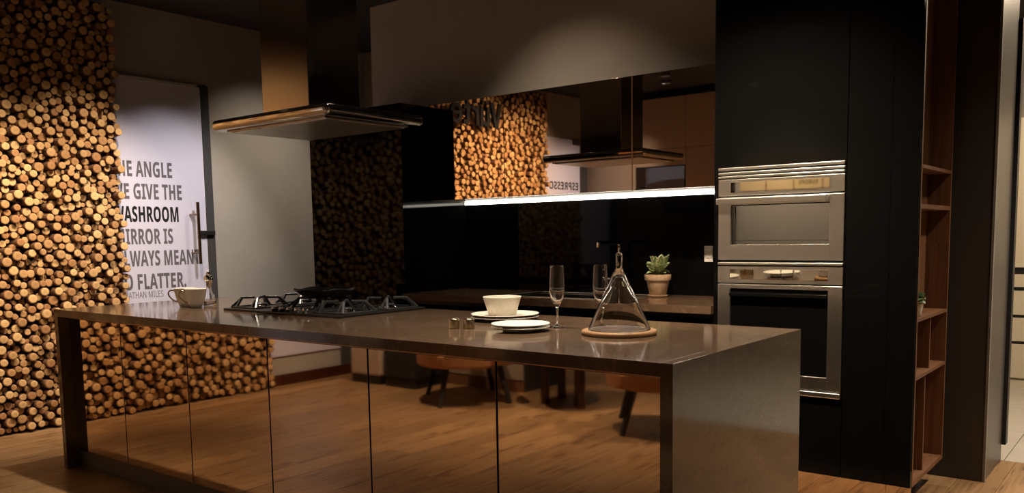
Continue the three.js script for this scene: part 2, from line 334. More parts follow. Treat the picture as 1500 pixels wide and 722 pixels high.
{
  const z0 = 2.955, z1 = 2.0, S = 500;
  const print = canvasTex(Math.round((z0 - z1) * S), Math.round(2.21 * S), (x, w, h) => {
    x.fillStyle = css(paper); x.fillRect(0, 0, w, h);
    const U = (z) => (z0 - z) * S, V = (y) => (2.46 - y) * S; fitText(x, 'ESPRESSO', U(2.925), U(2.26), V(1.835), 0.095 * S, 'rgb(20,20,24)');
  });
  const d = posterDoor('door_2', 'white poster door with short black lettering beside the tall cabinets', z0, z1, print);
  wb(d, 'door_frame', M.darkPaint, X0, X0 + 0.035, 0, 2.475, z0, 3.12, 0.003);
  wb(d, 'frame_head', M.darkPaint, X0, X0 + 0.05, 2.40, 2.475, z0 - 0.17, z0, 0.003);
}

// ---------------------------------------------------------------- the island
const IX0 = -3.8076, IX1 = 0, IZ0 = -1.0264, IZ1 = 0;
{
  const t = thing('island_worktop', 'polished brown stone island worktop with waterfall ends', 'worktop', [(IX0 + IX1) / 2, 0, IZ0 / 2]);
  wb(t, 'slab', M.stone, IX0 + 0.04, IX1 - 0.04, 0.86, 0.90, IZ0, IZ1, 0.0008);
  wb(t, 'end_panel', M.stone, IX0, IX0 + 0.04, 0, 0.90, IZ0, IZ1, 0.0008);
  wb(t, 'end_panel', M.stone, IX1 - 0.04, IX1, 0, 0.90, IZ0, IZ1, 0.0008);
  const seams = [-3.767, -3.205, -2.588, -1.957, -1.324, -0.69, -0.0405];
  const tell = ['beside the end panel near the log wall', 'second from the log wall', 'below the hob edge near the log wall', 'below the hob edge near the plates', 'below the plates', 'beside the end panel near the ovens'];
  for (let i = 0; i < 6; i++) {
    const a = seams[i], b = seams[i + 1], c = thing('island_cabinet', `bronze mirrored island cabinet ${tell[i]}`, 'cabinet', [(a + b) / 2, 0, -0.5], 0, 'mirrored island cabinets');
    wb(c, 'carcass', M.carcass, a + 0.001, b - 0.001, 0.098, 0.8555, IZ0 + 0.02, -0.084);
    wb(c, 'door', M.bronzeMirror, a + 0.004, b - 0.004, 0.103, 0.845, -0.08, -0.06, 0.0015);
    wb(c, 'lit_edge_strip', M.copperEdge, a + 0.001, b - 0.001, 0.8465, 0.8555, -0.083, -0.058, 0.001, 'copper coloured strip for the lit line above the door');  // copper colour stands in for light along the door top edge
  }
  const pl = thing('island_plinth', 'dull brown plinth board under the mirrored island doors', 'plinth', [(IX0 + IX1) / 2, 0, -0.1]);
  wb(pl, 'plinth_board', M.plinth, IX0 + 0.041, IX1 - 0.041, 0, 0.096, -0.086, -0.07, 0.002);
}

// ---------------------------------------------------------------- black cabinets, worktop and mirrored wall units along the back wall
const ZC = -1.83, BXR = -2.896;
{
  const t = thing('tall_cabinet', 'tall black high gloss cabinet in the corner by the grey wall', 'cabinet', [(-3.816 + BXR) / 2, 0, (ZC + ZB) / 2]);
  wb(t, 'carcass', M.blackGloss, -3.816, BXR, 0.0, 2.13, ZB + 0.004, ZC - 0.022, 0.001);
  wb(t, 'door', M.blackGloss, -3.816, BXR, 0.08, 2.13, ZC - 0.02, ZC, 0.001);
}
{
  const t = thing('back_worktop', 'brown stone worktop against the black splashback', 'worktop', [-1.8, 0.86, -2.1]);
  const s = new THREE.Shape(); s.moveTo(BXR, ZB + 0.006); s.lineTo(-0.724, ZB + 0.006); s.lineTo(-0.724, -1.80); s.lineTo(BXR, -1.80);
  const h = new THREE.Path(); h.moveTo(-2.15, -2.33); h.lineTo(-2.15, -1.93); h.lineTo(-1.35, -1.93); h.lineTo(-1.35, -2.33); s.holes.push(h);
  const g = new THREE.ExtrudeGeometry(s, { depth: 0.04, bevelEnabled: false }); g.rotateX(Math.PI / 2); g.translate(1.8, 0.04, 2.1); g.clearGroups(); metres(g);
  part(t, 'slab', g, M.stone);
  const k = thing('kitchen_sink', 'black undermount sink with a thin steel rim in the back worktop', 'sink', [-1.75, 0.7, -2.13]);
  wb(k, 'basin_floor', M.blackGloss, -2.15, -1.35, 0.70, 0.715, -2.33, -1.93);
  for (const [a, b, c, d] of [[-2.15, -2.135, -2.33, -1.93], [-1.365, -1.35, -2.33, -1.93], [-2.135, -1.365, -1.945, -1.93], [-2.135, -1.365, -2.33, -2.315]]) wb(k, 'basin_wall', M.blackGloss, a, b, 0.715, 0.898, c, d);
  for (const [a, b, c, d] of [[-2.17, -1.33, -1.932, -1.915], [-2.17, -1.33, -2.345, -2.328], [-2.17, -2.148, -2.345, -1.915], [-1.352, -1.33, -2.345, -1.915]]) wb(k, 'rim', M.steel, a, b, 0.9003, 0.9035, c, d, 0.001);
  wb(k, 'cover_board', M.blackGloss, -2.135, -1.365, 0.885, 0.897, -2.30, -1.96, 0.002);
}
for (const [a, b, n] of [[BXR, -2.25, 'beside the tall corner cabinet'], [-2.25, -1.335, 'under the sink'], [-1.335, -0.724, 'beside the ovens']]) {
  const c = thing('base_cabinet', `black base cabinet ${n}`, 'cabinet', [(a + b) / 2, 0, -2.1], 0, 'black base cabinets along the back wall');
  wb(c, 'carcass', M.blackSatin, a + 0.001, b - 0.001, 0.1, n === 'under the sink' ? 0.695 : 0.858, ZB + 0.006, -1.852);
  wb(c, 'drawer_front', M.blackGloss, a + 0.002, b - 0.002, 0.50, 0.835, -1.85, ZC, 0.001); wb(c, 'drawer_front', M.blackGloss, a + 0.002, b - 0.002, 0.105, 0.496, -1.85, ZC, 0.001);
  wb(c, 'toe_kick', M.blackSatin, a + 0.001, b - 0.001, 0, 0.099, -1.92, -1.90);
}
solo('splashback', 'black glass splashback behind the worktop and plant', 'splashback', bx(BXR + 0.001, -0.725, 0.861, 1.505, ZB, ZB + 0.005), M.blackGloss);
{
  const tell = ['beside the tall corner cabinet', 'between the other two wall cabinets', 'next to the ovens'];
  [[BXR, -2.252], [-2.252, -1.337], [-1.337, -0.7245]].forEach(([a, b], i) => {
    const c = thing('wall_cabinet', `mirror fronted wall cabinet ${tell[i]}`, 'cabinet', [(a + b) / 2, 1.5, -2.26], 0, 'mirrored wall cabinets over the worktop');
    wb(c, 'carcass', M.carcass, a + 0.001, b - 0.001, 1.512, 2.135, ZB, -2.107);
    wb(c, 'base_panel', M.lacquer, a + 0.001, b - 0.001, 1.507, 1.5118, ZB + 0.012, -2.107);
    wb(c, 'door', M.clearMirror, a + 0.002, b - 0.002, 1.508, 2.137, -2.105, -2.085, 0.001);
    if (i === 2) wb(c, 'door_edge', M.copperEdge, a - 0.002, a + 0.004, 1.508, 2.137, -2.10, -2.0835, 0.001, 'copper coloured door edge');
  });
  const s = thing('led_strip', 'glowing linear light under the mirrored wall cabinets', 'lamp', [-1.81, 1.49, ZB + 0.01]);
  wb(s, 'profile', M.steel, BXR + 0.004, -0.728, 1.484, 1.5065, ZB + 0.0055, ZB + 0.010);
  wb(s, 'diffuser', std({ color: 0xffffff, emissive: lin(1, 0.93, 0.82), emissiveIntensity: 12.0 }), BXR + 0.006, -0.73, 1.486, 1.504, ZB + 0.0102, ZB + 0.014);
  const l = new THREE.RectAreaLight(0xffe9cc, 9, 2.15, 0.02); l.position.set(-1.81, 1.495, ZB + 0.016); l.lookAt(-1.81, 1.1, ZB + 0.4); scene.add(l);
}
{
  const f = thing('kitchen_faucet', 'angular chrome faucet with a straight spout behind the sink', 'faucet', [-1.60, 0.9, -2.385]);
  part(f, 'base', lathe([[0, 0], [0.026, 0], [0.026, 0.006], [0.019, 0.012], [0.019, 0.06], [0, 0.06]], 24), M.chrome);
  part(f, 'riser', tube([[0, 0.05, 0], [0, 0.18, 0], [0, 0.288, 0], [0, 0.308, 0.006], [0, 0.315, 0.022], [0, 0.315, 0.12], [0, 0.315, 0.235]], 0.0115, 60, 14), M.chrome);
  part(f, 'spout_tip', bar([0, 0.318, 0.235], [0, 0.288, 0.238], 0.0135, 0.0125, 18), M.chrome);
  const lv = part(f, 'lever', bar([0, 0.085, 0.0], [-0.075, 0.092, 0.02], 0.008, 0.006, 12), M.chrome); part(lv, 'lever_hub', bar([0, 0.06, 0], [0, 0.11, 0], 0.017, 0.017, 20), M.chrome);
}
{
  const s = thing('light_switch', 'small pale switch plate on the black splashback', 'switch', [-1.038, 1.143, ZB + 0.006]);
  wb(s, 'plate', M.white, -1.064, -1.012, 1.097, 1.190, ZB + 0.0055, ZB + 0.013, 0.003); wb(s, 'rocker', M.white, -1.050, -1.026, 1.12, 1.167, ZB + 0.0132, ZB + 0.018, 0.003);
}

// ---------------------------------------------------------------- oven tower, end shelf
{
  const t = thing('oven_housing', 'tall black gloss housing around the two ovens', 'cabinet', [-0.32, 0, -2.14]);
  wb(t, 'carcass', M.blackSatin, -0.723, 0.099, 0.12, 2.42, ZB + 0.004, -1.86);
  wb(t, 'side_panel', M.blackGloss, -0.7235, -0.699, 0.125, 2.42, -1.8595, ZC, 0.001);
  wb(t, 'upper_door', M.blackGloss, -0.6985, -0.089, 1.580, 2.42, -1.8595, ZC, 0.001);
  wb(t, 'lower_drawer', M.blackGloss, -0.6985, -0.089, 0.125, 0.484, -1.8595, ZC, 0.001);
  wb(t, 'tall_door', M.blackGloss, -0.086, 0.0995, 0.125, 2.42, -1.8595, ZC, 0.001);
  wb(t, 'plinth', M.bronzeMirror, -0.72, 0.099, 0, 0.12, -1.90, -1.885);
}
function ovenFace(t, y0, y1, panelTop, panelBottom, glassY, win, glassMat, handle) {
  wb(t, 'control_panel', M.steel, -0.696, -0.092, panelBottom, panelTop, -1.8595, -1.818, 0.002);
  { const g = bx(-0.237, 0.237, -(glassY[1] - glassY[0]) / 2, (glassY[1] - glassY[0]) / 2, -0.0012, 0.0012, 0.0004); g.rotateX(handle ? 0 : 0.030); g.translate(-0.395 - t.position.x, (glassY[0] + glassY[1]) / 2 - t.position.y, -1.8168 - t.position.z); part(t, 'control_display', g, M.dispGlass, 'mirrored control glass'); }
  // the door: four rails around a window
  const d = wb(t, 'door', M.steel, -0.696, -0.631, y0, y1, -1.8595, -1.818, 0.002);
  sub(d, t, 'stile', M.steel, -0.157, -0.092, y0, y1, -1.8595, -1.818, 0.002);
  sub(d, t, 'rail', M.steel, -0.6315, -0.1565, win[1], y1, -1.8595, -1.8181, 0.001);
  sub(d, t, 'rail', M.steel, -0.6315, -0.1565, y0, win[0], -1.8595, -1.8181, 0.001);
  sub(d, t, 'window', glassMat, -0.632, -0.156, win[0] - 0.001, win[1] + 0.001, -1.8595, -1.826, 0.0005, 'dark glass oven window');
  if (handle) sub(d, t, 'handle', M.steel, -0.694, -0.162, y1 - 0.034, y1 - 0.004, -1.817, -1.784, 0.004, 'full width steel grip');
}
M.dispGlass = std({ color: lin(0.62, 0.58, 0.50), metalness: 1, roughness: 0.03 });
M.ovenGlass = std({ color: lin(0.55, 0.51, 0.44), metalness: 1, roughness: 0.05 });
{
  const t = thing('compact_oven', 'steel compact oven with a mirrored window set above the large oven', 'oven', [-0.394, 1.13, -1.85]);
  for (const [a, b] of [[1.562, 1.577], [1.543, 1.555], [1.526, 1.537]]) wb(t, 'vent_slat', M.steel, -0.696, -0.092, a, b, -1.8595, -1.812, 0.003);
  ovenFace(t, 1.131, 1.434, 1.5205, 1.441, [1.456, 1.506], [1.205, 1.398], M.ovenGlass, true);
  const h = sub(t, t, 'reflection_line', M.blackSatin, -0.631, -0.157, 1.392, 1.397, -1.826, -1.8235); h.name = 'reflection_line';  // black strips stand in for lines reflected in the oven window
  sub(t, t, 'reflection_line', M.blackSatin, -0.612, -0.608, 1.205, 1.395, -1.826, -1.8245);
  sub(t, t, 'reflection_line', M.blackSatin, -0.631, -0.157, 1.222, 1.225, -1.826, -1.8245);
}
{
  const t = thing('large_oven', 'steel built in oven with a black window behind the island corner', 'oven', [-0.394, 0.49, -1.85]);
  wb(t, 'vent_slat', M.steel, -0.696, -0.092, 1.107, 1.119, -1.8595, -1.812, 0.003);
  ovenFace(t, 0.524, 1.012, 1.1005, 1.019, [1.036, 1.087], [0.587, 0.992], M.blackGloss, false);
  sub(t, t, 'grip', M.blackGloss, -0.63, -0.158, 0.955, 0.972, -1.826, -1.80, 0.004);
  wb(t, 'base_trim', M.steel, -0.696, -0.092, 0.494, 0.519, -1.8595, -1.812, 0.004);
}
{
  const t = thing('end_shelf_unit', 'brown wooden open shelf unit on the end of the oven housing', 'shelf', [0.16, 0, -2.16]);
  wb(t, 'front_panel', M.blackGloss, 0.1005, 0.2145, 0.125, 2.42, -1.8595, ZC, 0.001, 'black gloss front');
  wb(t, 'plinth', M.bronzeMirror, 0.1005, 0.205, 0, 0.119, -1.90, -1.885);
  wb(t, 'back_panel', M.nicheWood, 0.1005, 0.112, 0.12, 2.42, -2.47, -1.861);
  wb(t, 'side_panel', M.nicheWood, 0.112, 0.2145, 0.12, 2.42, -2.48, -2.462);
  wb(t, 'side_panel', M.nicheWood, 0.112, 0.2145, 0.12, 2.42, -1.878, -1.861);
  for (const [a, b] of [[0.12, 0.14], [0.60, 0.615], [0.86, 0.875], [1.355, 1.375], [1.53, 1.545], [2.40, 2.42]]) wb(t, 'shelf', M.nicheWood, 0.112, 0.2143, a, b, -2.4618, -1.8782);
  wb(t, 'divider', M.nicheWood, 0.112, 0.20, 0.1405, 0.5995, -2.13, -2.115); wb(t, 'divider', M.nicheWood, 0.112, 0.20, 0.6155, 0.8595, -2.20, -2.185);
}

// ---------------------------------------------------------------- cooker hood over the island
{
  const t = thing('island_hood', 'polished steel cooker hood hanging over the hob', 'cooker hood', [-2.32, 1.8, -0.675]);
  wb(t, 'canopy', M.polished, -2.765, -1.875, 1.812, 1.866, -0.985, -0.362, 0.024);
  wb(t, 'filter_frame', M.hoodSteel, -2.70, -1.94, 1.806, 1.812, -0.935, -0.412, 0.003);
  for (let i = 0; i < 3; i++) wb(t, 'filter', M.steel, -2.685 + i * 0.247, -2.685 + i * 0.247 + 0.24, 1.802, 1.806, -0.92, -0.427, 0.002);
  wb(t, 'chimney', M.hoodSteel, -2.517, -2.158, 1.866, H, -0.82, -0.50, 0.004);
}

// ---------------------------------------------------------------- gas hob
{
  const X = -2.38, Z = -0.7185, t = thing('gas_hob', 'black five burner gas hob with cast iron pan supports', 'hob', [X, 0.9, Z]);
  part(t, 'hob_plate', bx(-0.46, 0.46, 0.0005, 0.012, -0.285, 0.285, 0.003), M.hobPlate);
  const flat = (a, b, w, h) => { const A = new THREE.Vector3(...a), B = new THREE.Vector3(...b), d = B.clone().sub(A); const g = new RoundedBoxGeometry(w, h, d.length() + w * 0.5, 1, Math.min(w, h) * 0.25); g.clearGroups(); g.lookAt(d); g.translate((A.x + B.x) / 2, (A.y + B.y) / 2, (A.z + B.z) / 2); return g; };
  for (const [x, z, s] of [[-0.335, 0.14, 1], [-0.335, -0.14, 1], [0.335, 0.14, 1], [0.335, -0.14, 1], [0, 0, 1.25]]) {
    const w = 0.105 * s, dz = 0.105 * s, top = 0.064, list = [], y = 0.016;
    list.push(flat([x - w, y, z - dz], [x + w, y, z - dz], 0.012, 0.008), flat([x - w, y, z + dz], [x + w, y, z + dz], 0.012, 0.008), flat([x - w, y, z - dz], [x - w, y, z + dz], 0.012, 0.008), flat([x + w, y, z - dz], [x + w, y, z + dz], 0.012, 0.008));
    for (const sx of [-1, 1]) for (const sz of [-1, 1]) {
      const a = [x + sx * w, y, z + sz * dz], b = [x + sx * w * 0.62, top, z + sz * dz * 0.62], c = [x + sx * w * 0.22, top, z + sz * dz * 0.22];
      list.push(flat(a, b, 0.0135, 0.0135), flat(b, c, 0.0135, 0.012));
      list.push(flat([x + sx * w * 0.62, y, z + sz * dz * 0.99], [x + sx * w * 0.62, top, z + sz * dz * 0.66], 0.0135, 0.0135));
    }
    part(t, 'pan_support', merge(list), M.iron);
    const b = part(t, 'burner', lathe([[0, 0.012], [0.045 * s, 0.012], [0.045 * s, 0.018], [0.036 * s, 0.022], [0.034 * s, 0.028], [0, 0.028]], 28).translate(x, 0, z), M.chrome, 'bright burner ring');
    part(b, 'burner_cap', lathe([[0, 0.028], [0.030 * s, 0.028], [0.030 * s, 0.033], [0.022 * s, 0.036], [0, 0.036]], 28).translate(x, 0, z), M.iron);
  }
  for (let i = 0; i < 5; i++) part(t, 'knob', lathe([[0, 0.012], [0.017, 0.012], [0.016, 0.03], [0.012, 0.034], [0, 0.034]], 20).translate(-0.06 + 0.06 * i, 0, 0.255), M.chrome);
  const wok = thing('wok_ring', 'black cast iron wok ring with a wavy rim on the middle burner', 'wok stand', [X + 0.02, 0.9715, Z]);
  const g = lathe([[0.10, 0], [0.108, 0.0], [0.155, 0.036], [0.158, 0.04], [0.151, 0.04], [0.102, 0.006], [0.10, 0]], 72), p = g.attributes.position;
  for (let i = 0; i < p.count; i++) { const a = Math.atan2(p.getZ(i), p.getX(i)), k = Math.max(0, p.getY(i) / 0.04); p.setY(i, p.getY(i) + 0.004 * k * Math.sin(a * 6)); }
  g.computeVertexNormals(); part(wok, 'ring', g, M.iron); part(wok, 'pan_floor', lathe([[0, 0.0], [0.102, 0.0], [0.102, 0.004], [0, 0.004]], 48), M.iron);
}

// ---------------------------------------------------------------- things on the island
function plate(R, name, label, pos, group) {
  return solo(name, label, 'plate', lathe([[0, 0.004], [R * 0.5, 0.004], [R * 0.55, 0], [R * 0.6, 0], [R * 0.63, 0.005], [R * 0.9, 0.0125], [R, 0.0165], [R * 1.002, 0.018], [R * 0.992, 0.0192], [R * 0.9, 0.0165], [R * 0.64, 0.0095], [R * 0.55, 0.008], [0, 0.008]], 72), M.ceramic, pos, group);
}
plate(0.148, 'dinner_plate', 'large speckled cream plate at the bottom of the stack under the bowl', [-1.20, 0.9003, -0.752], 'large plates');
plate(0.148, 'dinner_plate', 'large speckled cream plate directly under the bowl', [-1.20, 0.9118, -0.752], 'large plates');
solo('bowl', 'speckled cream bowl with slanted sides on the large plates', 'bowl', lathe([[0, 0.004], [0.045, 0.003], [0.05, 0], [0.056, 0], [0.060, 0.004], [0.0835, 0.080], [0.084, 0.0825], [0.081, 0.0835], [0.0795, 0.081], [0.056, 0.010], [0, 0.008]], 64), M.ceramic, [-1.215, 0.9202, -0.752]);
plate(0.113, 'side_plate', 'smaller speckled cream plate at the bottom of the pair', [-0.885, 0.9003, -0.452], 'small plates');
plate(0.113, 'side_plate', 'smaller speckled cream plate on top of the pair', [-0.885, 0.9118, -0.452], 'small plates');
{
  const shaker = (label, pos) => {
    const t = thing('shaker', label, 'shaker', pos, 0, 'brass shakers on the island');
    part(t, 'shaker_body', lathe([[0, 0], [0.0205, 0], [0.0225, 0.002], [0.0225, 0.031], [0.0205, 0.038], [0.015, 0.0415], [0, 0.0425]], 40), M.brass);
    part(t, 'base_ring', lathe([[0.0222, 0.001], [0.0236, 0.001], [0.0236, 0.005], [0.0222, 0.005]], 40), M.brass);
  };
  shaker('squat brass shaker farther from the plates', [-1.168, 0.9003, -0.385]); shaker('squat brass shaker closer to the plates', [-1.113, 0.9003, -0.412]);
}
{
  const prof = [[0, 0], [0.031, 0], [0.0315, 0.0015], [0.028, 0.004], [0.010, 0.009], [0.0045, 0.016], [0.0038, 0.04], [0.0045, 0.075], [0.010, 0.088], [0.022, 0.108], [0.0295, 0.138], [0.0308, 0.165], [0.0285, 0.215], [0.0265, 0.246], [0.0254, 0.2465], [0.0272, 0.215], [0.0294, 0.165], [0.028, 0.139], [0.020, 0.112], [0.008, 0.097], [0, 0.094]];
  const g = lathe(prof, 48);
  solo('champagne_flute', 'clear champagne flute beside the small plates', 'glass', g, M.glass, [-0.828, 0.9003, -0.618], 'champagne flutes');
  solo('champagne_flute', 'clear champagne flute half hidden by the glass cone', 'glass', g, M.glass, [-0.705, 0.9003, -0.742], 'champagne flutes');
}
{
  const pos = [-0.502, 0.9003, -0.548];
  const b = solo('serving_board', 'round pale wooden board under the glass cone', 'board', metres(lathe([[0, 0], [0.132, 0], [0.1375, 0.004], [0.1385, 0.010], [0.136, 0.0155], [0.131, 0.0175], [0, 0.0175]], 80)), M.boardWood, pos);
  solo('glass_cloche', 'clear glass cone cloche with a tall knob on a wooden board', 'cloche', lathe(hold([[0.1135, 0], [0.1142, 0.001], [0.114, 0.003], [0.070, 0.101], [0.026, 0.198], [0.0205, 0.209], [0.0155, 0.219], [0.0125, 0.230], [0.0118, 0.245], [0.0125, 0.268], [0.0118, 0.276], [0.008, 0.281], [0, 0.2825], [0, 0.198], [0.008, 0.1965], [0.016, 0.190], [0.024, 0.176], [0.034, 0.156], [0.067, 0.099], [0.1105, 0.003], [0.111, 0], [0.1135, 0]]), 72), M.glass, [pos[0], 0.9181, pos[2]]);
}
{
  const cupG = lathe([[0, 0.003], [0.024, 0.002], [0.026, 0], [0.029, 0], [0.031, 0.004], [0.043, 0.03], [0.053, 0.068], [0.0575, 0.1], [0.0585, 0.1035], [0.0572, 0.1045], [0.0558, 0.1], [0.051, 0.068], [0.041, 0.031], [0.028, 0.008], [0, 0.007]], 48);
  const handleG = tube([[0.050, 0.088, 0], [0.064, 0.094, 0], [0.082, 0.088, 0], [0.086, 0.070, 0], [0.074, 0.050, 0], [0.056, 0.034, 0], [0.042, 0.028, 0]], 0.0042, 40, 10);
  const cup = (label, pos, turn) => { const t = thing('coffee_cup', label, 'cup', pos, turn, 'coffee cups'); part(t, 'cup_body', cupG, M.ceramicPlain); part(t, 'handle', handleG, M.brass, 'thin golden handle'); };
  cup('cream coffee cup with a golden handle beside the glass cruet', [-3.14, 0.9003, -0.462], -2.12); cup('cream coffee cup with a golden handle behind the other cup', [-3.268, 0.9003, -0.476], -2.12);
}
{
  const t = thing('glass_cruet', 'small clear glass cruet with a bright stopper beside the cups', 'cruet', [-3.20, 0.9003, -0.585]);
  part(t, 'cruet_body', lathe([[0, 0], [0.032, 0], [0.0345, 0.003], [0.0345, 0.035], [0.030, 0.06], [0.018, 0.085], [0.0145, 0.1], [0.0165, 0.125], [0.0145, 0.125], [0.0125, 0.1], [0.016, 0.083], [0.028, 0.058], [0.032, 0.035], [0.032, 0.008], [0, 0.006]], 40), M.glass);
  const st = part(t, 'stopper', lathe([[0, 0.095], [0.0115, 0.105], [0.0135, 0.126], [0.021, 0.133], [0.0265, 0.15], [0.022, 0.168], [0.012, 0.175], [0.0, 0.175]], 10), M.chrome, 'faceted bright stopper');
  for (const s of [-1, 1]) part(st, 'stopper_wing', lathe([[0, 0.168], [0.010, 0.17], [0.012, 0.18], [0.007, 0.191], [0, 0.193]], 10).translate(s * 0.012, 0, s * 0.004), M.chrome);
}

// ---------------------------------------------------------------- plants
function leafShape(L, W, bend) {                                                        // a leaf along +x that curls over its length
  const n = 8, pos = [], idx = [];
  for (let i = 0; i <= n; i++) { const t = i / n, w = W * Math.pow(Math.sin(Math.PI * Math.min(0.985, t * 0.93 + 0.05)), 0.8), x = L * t * (1 - bend * 0.25 * t), y = L * (0.35 * t - bend * t * t * 0.7); for (const s of [-1, 0, 1]) pos.push(x, y + (s ? W * 0.22 * (1 - t) : -W * 0.05), s * w); }
  for (let i = 0; i < n; i++) for (const k of [0, 1]) { const a = i * 3 + k; idx.push(a, a + 3, a + 1, a + 1, a + 3, a + 4); }
  const g = new THREE.BufferGeometry(); g.setAttribute('position', new THREE.Float32BufferAttribute(pos, 3)); g.setIndex(idx); g.computeVertexNormals(); return g;
}
function leafVaried(L, W, bend, green, pale) {                                        // a variegated leaf: green middle, cream margins, streaked
  const n = 10, cols = [-1, -0.62, -0.3, 0, 0.3, 0.62, 1], pos = [], idx = [], c = [];
  for (let i = 0; i <= n; i++) {
    const t = i / n, w = W * Math.pow(Math.sin(Math.PI * Math.min(0.99, t * 0.95 + 0.04)), 0.75), x = L * t * (1 - bend * 0.25 * t), y = L * (0.35 * t - bend * t * t * 0.7);
    for (const s of cols) { pos.push(x, y + W * 0.30 * s * s * (1 - 0.6 * t), s * w); const q = Math.abs(s) > 0.9 ? 1 : Math.abs(s) > 0.5 ? (rnd() < 0.55 ? 0.85 : 0.2) : s === 0 ? 0.35 : (rnd() < 0.2 ? 0.5 : 0); c.push(...mix(green, pale, q)); }
  }
  for (let i = 0; i < n; i++) for (let k = 0; k < 6; k++) { const a = i * 7 + k; idx.push(a, a + 7, a + 1, a + 1, a + 7, a + 8); }
  const g = new THREE.BufferGeometry(); g.setAttribute('position', new THREE.Float32BufferAttribute(pos, 3)); g.setAttribute('color', new THREE.Float32BufferAttribute(c, 3)); g.setIndex(idx); g.computeVertexNormals(); return g;
}
{
  const t = thing('potted_plant', 'variegated leafy plant in a terracotta pot on the back worktop', 'plant', [-1.265, 0.9003, -2.255]);
  part(t, 'saucer', lathe([[0, 0], [0.055, 0], [0.060, 0.012], [0.057, 0.0125], [0.053, 0.005], [0, 0.005]], 40), M.terracotta);
  part(t, 'pot', lathe([[0, 0.006], [0.046, 0.006], [0.066, 0.098], [0.0745, 0.098], [0.0765, 0.13], [0.0695, 0.13], [0.067, 0.105], [0, 0.105]], 48), M.terracotta);
  part(t, 'soil', lathe([[0, 0.119], [0.069, 0.115], [0.069, 0.106], [0, 0.106]], 24), M.soil);
  const kinds = [[0.105, 0.024, 0.25], [0.09, 0.024, 0.45], [0.072, 0.021, 0.75]].flatMap((q) => [leafVaried(...q, [0.10, 0.20, 0.05], [0.56, 0.60, 0.34]), leafVaried(...q, [0.16, 0.27, 0.07], [0.62, 0.64, 0.40])]), leafMat = phy({ vertexColors: true, roughness: 0.42, side: THREE.DoubleSide });
  for (let i = 0; i < 26; i++) {
    const a = i * 2.4 + rr(-0.3, 0.3), k = i % 3, up = [1.5, 1.1, 0.55][k] + rr(-0.15, 0.15), d = rr(0.004, 0.03), y = 0.125 + rr(0, 0.02) + (k === 0 ? 0.012 : 0);
    const o = part(t, 'leaf', kinds[k * 2 + (i % 2)], leafMat); o.position.set(Math.cos(a) * d, y, Math.sin(a) * d); o.rotation.order = 'YZX'; o.rotation.set(rr(-0.3, 0.3), -a, up * 0.62);
  }
  part(t, 'stem', merge([0, 1, 2, 3].map((i) => bar([0.008 * Math.cos(i * 1.6), 0.115, 0.008 * Math.sin(i * 1.6)], [0.02 * Math.cos(i * 1.6), 0.15, 0.02 * Math.sin(i * 1.6)], 0.004, 0.003, 6))), M.leafPale);
}
{
  const t = thing('shelf_plant', 'small leafy plant in a white pot on the end shelf', 'plant', [0.176, 0.8753, -1.99]);
  part(t, 'pot', lathe([[0, 0], [0.026, 0], [0.034, 0.058], [0.034, 0.062], [0.030, 0.062], [0.029, 0.05], [0, 0.05]], 32), M.white);
  const kinds = [leafShape(0.085, 0.026, 0.6), leafShape(0.065, 0.022, 0.9)];
  for (let i = 0; i < 12; i++) { const a = -0.9 + rr(0, 1) * 4.0 - 1.2, o = part(t, 'leaf', kinds[i % 2], i % 3 ? M.leafDark : M.leaf); o.position.set(0, 0.052 + rr(0, 0.03), 0); o.rotation.order = 'YZX'; o.rotation.set(0, -a + Math.PI * 0.0, rr(0.1, 0.9)); o.scale.setScalar(rr(0.75, 1.15)); }
}

// ---------------------------------------------------------------- the lounge corner that the mirrors show
function armchair(label, fabric, pos, turn) {
  const t = thing('armchair', label, 'armchair', pos, turn, 'armchairs facing the island');
  part(t, 'seat', new RoundedBoxGeometry(0.62, 0.13, 0.60, 3, 0.05).translate(0, 0.355, 0.02), fabric);
  const s = new THREE.Shape(); const R1 = 0.37, R0 = 0.29; s.absarc(0, 0, R1, Math.PI * 0.93, Math.PI * 2.07, false); s.absarc(0, 0, R0, Math.PI * 2.07, Math.PI * 0.93, true);
  const g = new THREE.ExtrudeGeometry(s, { depth: 0.40, bevelEnabled: true, bevelSize: 0.02, bevelThickness: 0.02, bevelSegments: 3, curveSegments: 24 }); g.rotateX(-Math.PI / 2); g.scale(1, 1, 1); g.translate(0, 0.31, 0.0); g.rotateY(Math.PI); g.clearGroups();
  part(t, 'backrest', g, fabric);
  for (const a of [-1, 1]) for (const b of [-1, 1]) part(t, 'leg', bar([a * 0.21, 0.30, b * 0.20], [a * 0.29, 0, b * 0.27], 0.026, 0.017, 12), M.fabricDark);
}
armchair('orange tan armchair with dark splayed legs beside the round table', M.fabricTan, [-3.24, 0, 2.70], 0.65);
armchair('orange tan armchair with dark splayed legs on the oven side of the table', M.fabricTan, [-1.5, 0, 2.68], -0.55);
for (const [label, m, x] of [['cream cube stool on a dark base before the tall brown cabinets', M.fabricCream, -4.47], ['black cube stool on a dark base before the tall brown cabinets', M.fabricDark, -4.05]]) {
  const t = thing('cube_stool', label, 'stool', [x, 0, 2.93], 0, 'cube stools'); part(t, 'base', bx(-0.18, 0.18, 0, 0.07, -0.17, 0.17, 0.004), M.blackSatin); part(t, 'cushion', bx(-0.19, 0.19, 0.07, 0.42, -0.18, 0.18, 0.025), m);
}
